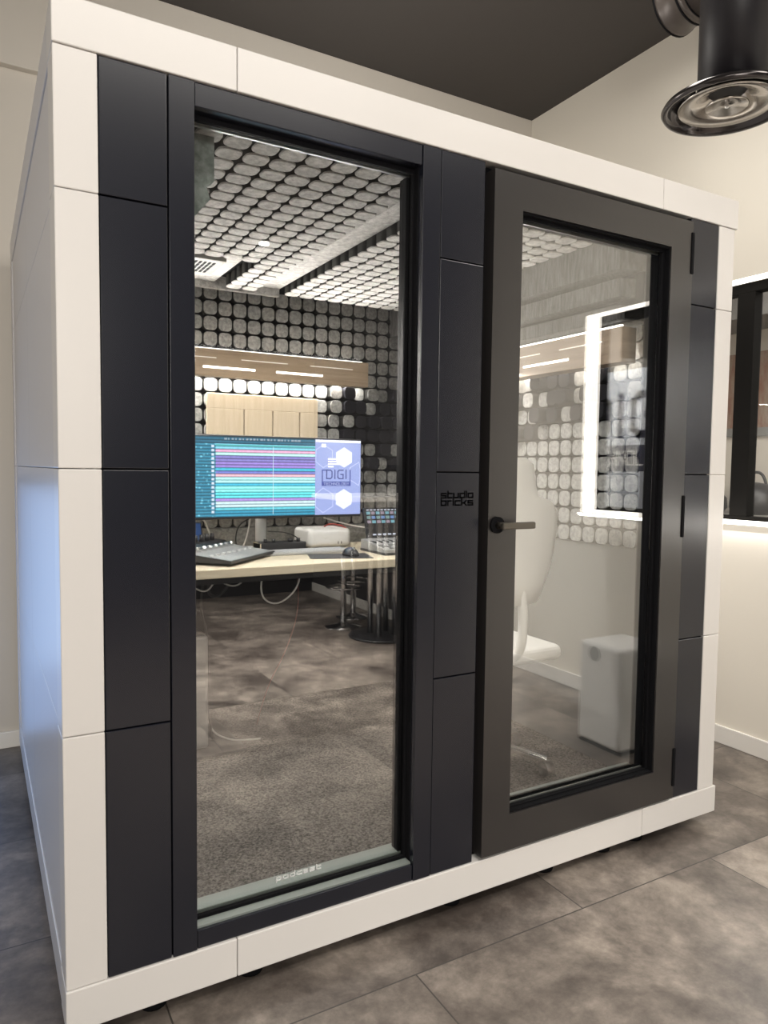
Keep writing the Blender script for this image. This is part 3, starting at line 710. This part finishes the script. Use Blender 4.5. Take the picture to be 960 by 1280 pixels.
# slanted mixing console at the left
def rz(a): return Matrix.Rotation(a, 3, 'Z')
mx = thing('mixing_console', 'silver slanted audio mixing console on the left of the desk', 'mixing console', (.72, 1.22, DZ))
A0 = math.radians(44)
def mixp(u, v): # local: u along front-right edge, v depth, origin at the near corner
    U = Vector((math.cos(A0), math.sin(A0), 0)); V = Vector((-math.sin(A0), math.cos(A0), 0))
    return Vector((.715, 1.085, 0)) + U*u + V*v
b = MB()
W_, Dp = .40, .31
for (u0, u1) in ((0, W_),):
    vs = []
    prof = [(0, .010), (0, .022), (.22, .045), (.25, .062), (Dp, .068), (Dp, .010)]
    A_ = [b.bm.verts.new(mixp(u0, v)+Vector((0, 0, DZ+h))) for v, h in prof]; B_ = [b.bm.verts.new(mixp(u1, v)+Vector((0, 0, DZ+h))) for v, h in prof]
    for i in range(len(prof)): b._face([A_[i], A_[(i+1) % 6], B_[(i+1) % 6], B_[i]], 0)
    b._face(A_, 0); b._face(B_[::-1], 0)
b.build('chassis', PLASTD, mx)
b = MB()
pr = [(.008, .0232), (.215, .0452)]
q = [mixp(.008, pr[0][0])+Vector((0, 0, DZ+pr[0][1]+.0008)), mixp(W_-.008, pr[0][0])+Vector((0, 0, DZ+pr[0][1]+.0008)), mixp(W_-.008, pr[1][0])+Vector((0, 0, DZ+pr[1][1]+.0008)), mixp(.008, pr[1][0])+Vector((0, 0, DZ+pr[1][1]+.0008))]
lo = [b.bm.verts.new(p-Vector((0, 0, .003))) for p in q]; hi = [b.bm.verts.new(p) for p in q]
for i in range(4): b._face([lo[i], lo[(i+1) % 4], hi[(i+1) % 4], hi[i]])
b._face(hi); b._face(lo[::-1]); b.build('faceplate', PLASTG, mx)
for k in range(8):
    p = mixp(.03+k*.046, .19)+Vector((0, 0, DZ+.043))
    MB().cyl(p, p+Vector((0, 0, .020)), .012, .010, 16).build('knob', CHROME, mx)
    p = mixp(.03+k*.046, .285)+Vector((0, 0, DZ+.065))
    MB().cyl(p, p+Vector((0, 0, .030)), .010, .009, 14).build('knob', PLASTD, mx, 'black knob')
for k in range(8):
    b = MB(); p = mixp(.03+k*.046, .10)+Vector((0, 0, DZ+.036)); b.box(p-Vector((.008, .006, .004)), p+Vector((.008, .006, .005)), .002, rot=rz(A0)); b.build('fader', KEYM, mx)
# tablet standing behind the console
tb = thing('tablet', 'small tablet leaning at the far left behind the console', 'tablet', (.66, 1.5, DZ))
R_ = Matrix.Rotation(math.radians(-20), 3, 'X')
MB().box((.56, 1.60, DZ+.004), (.755, 1.61, DZ+.145), .003, rot=R_, piv=(.64, 1.605, DZ)).build('body', PLASTD, tb)
MB().box((.57, 1.5985, DZ+.012), (.747, 1.5998, DZ+.137), rot=R_, piv=(.64, 1.605, DZ)).build('screen', emis('tablet_glow', (.02, .06, .18), .8), tb)
MB().box((.60, 1.61, DZ+.0), (.64, 1.68, DZ+.01), .002).build('stand', PLASTD, tb)
# audio interface
ai = thing('audio_interface', 'low dark audio interface box with knobs below the monitor', 'audio interface', (1.08, 1.53, DZ))
MB().box((.985, 1.50, DZ+.004), (1.215, 1.60, DZ+.042), .004).build('chassis', PLASTD, ai)
MB().box((.985, 1.50, DZ), (.99, 1.60, DZ+.04), .001).build('side_cheek', BIRCH, ai)
for k, x in enumerate((1.02, 1.06, 1.145, 1.185)):
    MB().cyl((x, 1.53, DZ+.042), (x, 1.53, DZ+.058), .009 if k != 2 else .014, n=14).build('knob', PLASTD, ai)
# keyboard
kb = thing('keyboard', 'thin silver computer keyboard in front of the monitor stand', 'keyboard', (1.16, 1.41, DZ))
MB().box((.955, 1.345, DZ), (1.375, 1.46, DZ+.012), .003).build('case', PLASTG, kb)
b = MB()
for r_ in range(5):
    for c_ in range(20): b.box((.962+c_*.0205, 1.352+r_*.021, DZ+.012), (.962+c_*.0205+.0175, 1.352+r_*.021+.018, DZ+.016))
tag(b.build('keys', KEYM, kb), None, None)
# mouse and pad
pad = MB().prism([(1.10, 1.19), (1.36, 1.10), (1.41, 1.27), (1.15, 1.34)], DZ, DZ+.003).build('mouse_pad', PLASTD); tag(pad, 'thin black mouse pad at the front edge of the desk', 'mouse pad')
ms = thing('mouse', 'round black computer mouse lying on the mouse pad', 'mouse', (1.30, 1.22, DZ+.003))
b = MB()
prof = []
bm = bmesh.new(); bmesh.ops.create_uvsphere(bm, u_segments=24, v_segments=14, radius=1)
for v_ in bm.verts: v_.co = Vector((1.305+v_.co.x*.034, 1.215+v_.co.y*.055, DZ+.004+max(v_.co.z, 0)*.036))
b._merge(bm, smooth=True); b.build('shell', mat('mouse_black', (.03, .03, .035), .18), ms)
MB().cyl((1.301, 1.185, DZ+.034), (1.309, 1.185, DZ+.034), .010, n=14).build('scroll_wheel', CHROME, ms)
# small white computer
pc = thing('mini_computer', 'white rounded desktop computer box on the desk under the monitor corner', 'computer', (1.36, 1.64, DZ))
MB().box((1.245, 1.54, DZ+.006), (1.475, 1.74, DZ+.095), .022, seg=4).build('case', PLASTW, pc)
MB().cyl((1.36, 1.64, DZ), (1.36, 1.64, DZ+.008), .085, n=24).build('base', PLASTD, pc)
b = MB()
for k in (0, 1): b.box((1.40+k*.018, 1.539, DZ+.02), (1.404+k*.018, 1.541, DZ+.032))
b.build('ports', PLASTD, pc)
# control surface with screen at the right end
cs = thing('control_surface', 'video control surface with glowing button screen at the right end of the desk', 'control surface', (1.58, 1.30, DZ))
b = MB(); b.prism([(1.16, DZ+.008), (1.16, DZ+.024), (1.38, DZ+.055), (1.40, DZ+.055), (1.40, DZ+.008)], 1.455, 1.74, 'yz'); b.build('chassis', PLASTG, cs)
MB().box((1.450, 1.155, DZ), (1.745, 1.40, DZ+.012), .003).build('base', PLASTD, cs)
for r_ in range(3):
    for c_ in range(10):
        MB().box((1.468+c_*.0265, 1.18+r_*.028, DZ+.026+r_*.004), (1.486+c_*.0265, 1.198+r_*.028, DZ+.033+r_*.004)).build('button', PLASTM if (r_+c_) % 3 else KEYM, cs)
for c_ in range(8):
    MB().box((1.475+c_*.033, 1.29, DZ+.042), (1.480+c_*.033, 1.36, DZ+.0515), .001).build('fader', PLASTD, cs)
R2 = Matrix.Rotation(math.radians(-16), 3, 'X'); PV = (1.62, 1.42, DZ+.05)
s2 = MB().box((1.495, 1.412, DZ+.05), (1.76, 1.424, DZ+.205), .004, rot=R2, piv=PV).build('screen', PLASTD, cs)
ICM = [emis('icon_cyan', (.25, .55, .65), .7), emis('icon_blue', (.2, .35, .7), .7), emis('icon_pink', (.5, .4, .5), .6), emis('icon_green', (.3, .5, .5), .6)]
for r_ in range(3):
    for c_ in range(9 if r_ < 2 else 6):
        MB().box((1.508+c_*.0265, 1.4108, DZ+.170-r_*.022), (1.508+c_*.0265+.020, 1.4118, DZ+.170-r_*.022+.014), rot=R2, piv=PV).build('screen_icon', ICM[(r_*3+c_*2) % 4], s2)
SW = emis('screen_white', (.8, .85, 1), .8)
for c_ in range(12):
    MB().box((1.510+c_*.020, 1.4108, DZ+.190), (1.522+c_*.020, 1.4118, DZ+.195), rot=R2, piv=PV).build('screen_text', SW, s2)
for c_ in range(7):
    MB().box((1.53+c_*.028, 1.4108, DZ+.066), (1.548+c_*.028, 1.4118, DZ+.073), rot=R2, piv=PV).build('screen_text', SW, s2)

# cables
def cable(name, label, pts, r, m):
    o = MB().tube(pts, r, 8).build(name, m); tag(o, label, 'cable'); return o
cable('cable', 'white cable hanging from the monitor beside its stand', [(.975, 1.60, 1.08), (.965, 1.61, 1.0), (.955, 1.62, .95), (.94, 1.63, .91)], .004, CABW)
cable('cable', 'thin black cable looping over the audio interface to the white computer', [(1.07, 1.625, .99), (1.15, 1.62, .985), (1.215, 1.61, .96), (1.232, 1.58, .92), (1.236, 1.53, .909), (1.27, 1.49, .909), (1.33, 1.49, .909)], .0025, CABK)
cable('cable', 'red cable arching over the white computer', [(1.38, 1.66, 1.0), (1.39, 1.62, 1.02), (1.43, 1.58, 1.015), (1.455, 1.56, .998)], .003, CABR)
cable('cable', 'white cable running from the computer to the control surface', [(1.42, 1.755, 1.04), (1.48, 1.72, 1.02), (1.54, 1.62, 1.0), (1.58, 1.52, 1.0), (1.60, 1.47, 1.02)], .004, CABW)
cable('cable', 'white cable curling behind the tablet at the left', [(.74, 1.70, 1.06), (.78, 1.69, 1.05), (.80, 1.69, .99), (.84, 1.69, .910)], .004, CABW)
cable('cable', 'black cable dropping behind the monitor stand', [(1.0, 1.64, 1.06), (.94, 1.66, 1.03), (.92, 1.67, .97), (.925, 1.66, .910)], .003, CABK)
cable('cable', 'white cable hanging in a deep loop under the desk centre', [(.95, 1.32, .860), (.92, 1.32, .80), (.93, 1.32, .72), (1.0, 1.32, .69), (1.08, 1.32, .74), (1.11, 1.32, .81), (1.09, 1.32, .860)], .004, CABW)
cable('cable', 'white cable sagging under the left part of the desk', [(.62, 1.30, .80), (.68, 1.30, .77), (.72, 1.30, .83), (.78, 1.30, .79), (.83, 1.30, .80), (.86, 1.30, .860)], .0035, CABW)
cable('cable', 'black cable bundle drooping under the desk at the left', [(.60, 1.33, .85), (.70, 1.33, .83), (.69, 1.33, .76), (.74, 1.33, .74), (.80, 1.33, .82), (.76, 1.33, .86)], .006, CABK)
cable('cable', 'black cable falling from the desk to the computer tower', [(.68, 1.34, .85), (.66, 1.34, .70), (.69, 1.34, .60), (.70, 1.34, .45), (.69, 1.36, .30), (.72, 1.36, .125)], .005, CABK)
cable('cable', 'thin dark red cable curving down under the desk', [(1.12, 1.4, .862), (1.14, 1.4, .65), (1.08, 1.42, .45), (1.0, 1.44, .30), (.95, 1.45, .12)], .0025, mat('dark_red_cable', (.12, .02, .015), .5))
cable('cable', 'white cable trailing on the dark mat by the tower', [(.70, 1.38, .22), (.72, 1.36, .15), (.78, 1.30, .128), (.84, 1.27, .128), (.90, 1.26, .128)], .004, CABW)
# PC tower on a dark mat
pt = thing('computer_tower', 'light grey computer tower standing under the left of the desk', 'computer', (.62, 1.36, .124))
MB().box((.50, 1.26, .126), (.675, 1.60, .60), .012).build('case', mat('tower_grey', (.36, .35, .33), .4), pt)
MB().box((.51, 1.27, .60), (.665, 1.59, .606), .002).build('top_grille', PLASTD, pt)
o = MB().prism([(.30, 1.17), (.82, 1.20), (.80, 1.62), (.30, 1.62)], .112, .124).build('floor_mat', PLASTD); tag(o, 'dark mat on the booth carpet under the computer tower', 'mat')

# office chair inside the booth
ch = thing('office_chair', 'white shell swivel chair standing behind the glass door', 'chair', (1.60, .62, .112))
cx0, cy0 = 1.60, .62
b = MB(); rows = []
prof = [(.80, .15), (.88, .19), (.97, .225), (1.08, .25), (1.14, .25), (1.18, .225), (1.20, .16), (1.24, .15), (1.32, .145), (1.345, .11)]
for z, hw in prof:
    for sgn in (0,): pass
    fr = []; bk = []
    for k in range(13):
        u = -1+2*k/12; x = cx0-.02+hw*u; curve = .10*(1-u*u); ybase = cy0-.20+.10*(z-.7)**2
        fr.append(b.bm.verts.new((x, ybase-curve*.4+.03*(u*u), z))); bk.append(b.bm.verts.new((x, ybase-curve*.4+.03*(u*u)+.022, z)))
    rows.append((fr, bk))
for i in range(len(rows)-1):
    for k in range(12):
        b._face([rows[i][0][k], rows[i][0][k+1], rows[i+1][0][k+1], rows[i+1][0][k]], 0, True)
        b._face([rows[i][1][k], rows[i][1][k+1], rows[i+1][1][k+1], rows[i+1][1][k]], 0, True)
    for k in (0, 12): b._face([rows[i][0][k], rows[i+1][0][k], rows[i+1][1][k], rows[i][1][k]], 0, True)
for i in (0, -1):
    for k in range(12): b._face([rows[i][0][k], rows[i][0][k+1], rows[i][1][k+1], rows[i][1][k]], 0, True)
b.build('backrest', PLASTW, ch)
MB().box((cx0-.24, cy0-.20, .56), (cx0+.24, cy0+.24, .62), .028, seg=4).build('seat', PLASTW, ch)
MB().tube([(cx0, cy0-.10, .56), (cx0, cy0-.22, .60), (cx0, cy0-.24, .74), (cx0, cy0-.22, .85)], .018).build('back_support', PLASTW, ch)
MB().cyl((cx0, cy0, .20), (cx0, cy0, .56), .024, n=18).build('gas_lift', CHROME, ch)
for k in range(5):
    a = math.radians(72*k+20); ex, ey = cx0+.26*math.cos(a), cy0+.26*math.sin(a)
    lg = MB().tube([(cx0, cy0, .205), (cx0+.13*math.cos(a), cy0+.13*math.sin(a), .20), (ex, ey, .175)], .016).build('leg', CHROME, ch)
    MB().cyl((ex-.018, ey, .142), (ex+.018, ey, .142), .029, n=18).build('caster', PLASTD, lg)

# ================================================================== CEILING SERVICES
dv = thing('ceiling_diffuser', 'round chrome-lined air diffuser on a black vertical duct near the ceiling', 'air diffuser', (2.12, 0, 2.57))
c = (2.12, .0, 2.57)
MB().cyl((2.145, 0, 2.60), (2.145, 0, ZC), .112, n=48).build('duct_pipe', mat('black_gloss_duct', (.006, .005, .007), .42, spec=.35), dv)
CH2 = mat('smoked_chrome', (.42, .39, .36), .18, metal=1.0)
MB().lathe([(.10, .05), (.125, .035), (.17, .012), (.205, -.004), (.212, -.016), (.205, -.026), (.192, -.024), (.186, -.012), (.178, .0), (.150, .012), (.12, .03)], c, 64).build('outer_rim', mat('black_chrome_rim', (.05, .045, .045), .15, metal=.8), dv)
MB().lathe([(.06, .03), (.075, .010), (.11, -.006), (.155, -.016), (.160, -.012), (.12, .004), (.09, .02)], c, 64).build('middle_cone', CH2, dv)
MB().lathe([(.0, -.012), (.012, -.014), (.03, -.006), (.066, -.020), (.070, -.016), (.03, .006), (.0, .01)], c, 48).build('inner_cone', CH2, dv)
MB().cyl((c[0], c[1], c[2]-.015), (c[0], c[1], c[2]-.021), .007, n=6).build('screw', CHROME, dv)
dk = thing('air_duct', 'dark round air duct with a ribbed collar under the black ceiling', 'duct', (2.55, .3, 3.3))
DUC = mat('dark_duct', (.06, .05, .045), .35, metal=.3)
MB().cyl((2.50, -2.2, 3.31), (2.50, .45, 3.31), .125, n=40).build('pipe', DUC, dk)
b = MB(); b.lathe([(.125, 0), (.138, .006), (.138, .02), (.13, .03), (.13, .10), (.138, .108), (.138, .122), (.125, .13)], (2.50, .55, 3.31), 40, axis='y'); b.cyl((2.50, .45, 3.31), (2.50, .548, 3.31), .126, n=40); b.build('collar', DUC, dk)
for yy in (.452, .55, .425):
    MB().cyl((2.50, yy, 3.31), (2.50, yy-.008, 3.31), .1395 if yy > .43 else .128, n=40).build('band', GAP, dk)
t = thing('added_roof_light', 'flat added light box lying on the booth roof', 'light', (1.3, 1.0, 2.25))  # unseen housing added to carry the roof fill
MB().box((.68, .88, 2.25), (1.92, 1.12, 2.32), .004).build('housing', PLASTW, t)
# added housings for the ceiling fill lights, all out of view
for (x0, x1, y0, y1, lb) in ((-.6, 1.8, -1.9, -1.6, 'long added linear ceiling light behind the viewer'), (.3, 2.3, -2.72, -2.52, 'narrow added linear ceiling light furthest from the booth'), (2.1, 2.5, -1.7, -.5, 'shorter added ceiling light by the right wall, in front of the booth'), (.9, 2.3, .2, .5, 'added linear ceiling light directly above the booth roof')):
    t = thing('added_ceiling_light', lb, 'light', ((x0+x1)/2, (y0+y1)/2, 3.4))
    MB().box((x0-.02, y0-.02, 3.40), (x1+.02, y1+.02, 3.5), .004).build('housing', PLASTW, t)

# ================================================================== THINGS MIRRORED IN THE GLASS
bx = thing('waste_box', 'white rounded box with a grey round mark, beside the right wall', 'box', (2.5, -.68, 0))
MB().box((2.37, -.80, .012), (2.66, -.54, .49), .02, seg=3).build('body', PLASTW, bx)
MB().box((2.375, -.795, 0), (2.655, -.545, .012)).build('base', PLASTD, bx)
MB().cyl((2.3702, -.70, .44), (2.368, -.70, .44), .035, n=28).build('round_mark', mat('mark_grey', (.3, .3, .29), .5), bx)
bt = thing('bar_table', 'high white bar table on four chrome tubes over a black disc', 'table', (2.58, -3.05, 0))
MB().box((2.13, -3.4, 1.06), (2.93, -2.7, 1.10), .008).build('table_top', PLASTW, bt)
MB().lathe([(0, 0), (.26, 0), (.26, .012), (.24, .018), (0, .018)], (2.58, -3.05, 0), 48).build('base_disc', PLASTD, bt)
for dx, dy in ((-.07, -.07), (.07, -.07), (.07, .07), (-.07, .07)):
    MB().cyl((2.58+dx, -3.05+dy, .018), (2.58+dx, -3.05+dy, 1.06), .022, n=18).build('leg', CHROME, bt)
dsp = thing('desk_display', 'small dark display standing on the high bar table', 'display', (2.7, -3.2, 1.10))
MB().box((2.60, -3.22, 1.13), (2.85, -3.19, 1.33), .004).build('screen', PLASTD, dsp)
MB().box((2.69, -3.24, 1.10), (2.76, -3.17, 1.135), .003).build('stand', PLASTM, dsp)
def stool(x, y, lb):
    t = thing('bar_stool', lb, 'stool', (x, y, 0), 'bar stools by the high table')
    MB().lathe([(0, 0), (.15, 0), (.15, .008), (.05, .025), (.03, .04), (0, .04)], (x, y, 0), 36).build('base', CHROME, t)
    MB().cyl((x, y, .03), (x, y, .72), .025, n=18).build('column', CHROME, t)
    b = MB(); b.tube([(x+.14*math.cos(k*PI/8), y+.14*math.sin(k*PI/8), .33) for k in range(17)], .009, smooth=1); b.box((x-.14, y-.008, .322), (x+.14, y+.008, .338)); b.build('footrest', CHROME, t)
    MB().lathe([(0, .72), (.16, .72), (.18, .74), (.175, .775), (0, .785)], (x, y, 0), 36).build('seat', PLASTD, t)
stool(2.45, -3.47, 'chrome bar stool with black seat, the one further from the wall'); stool(2.70, -3.78, 'chrome bar stool with black seat, the one nearer the wall')
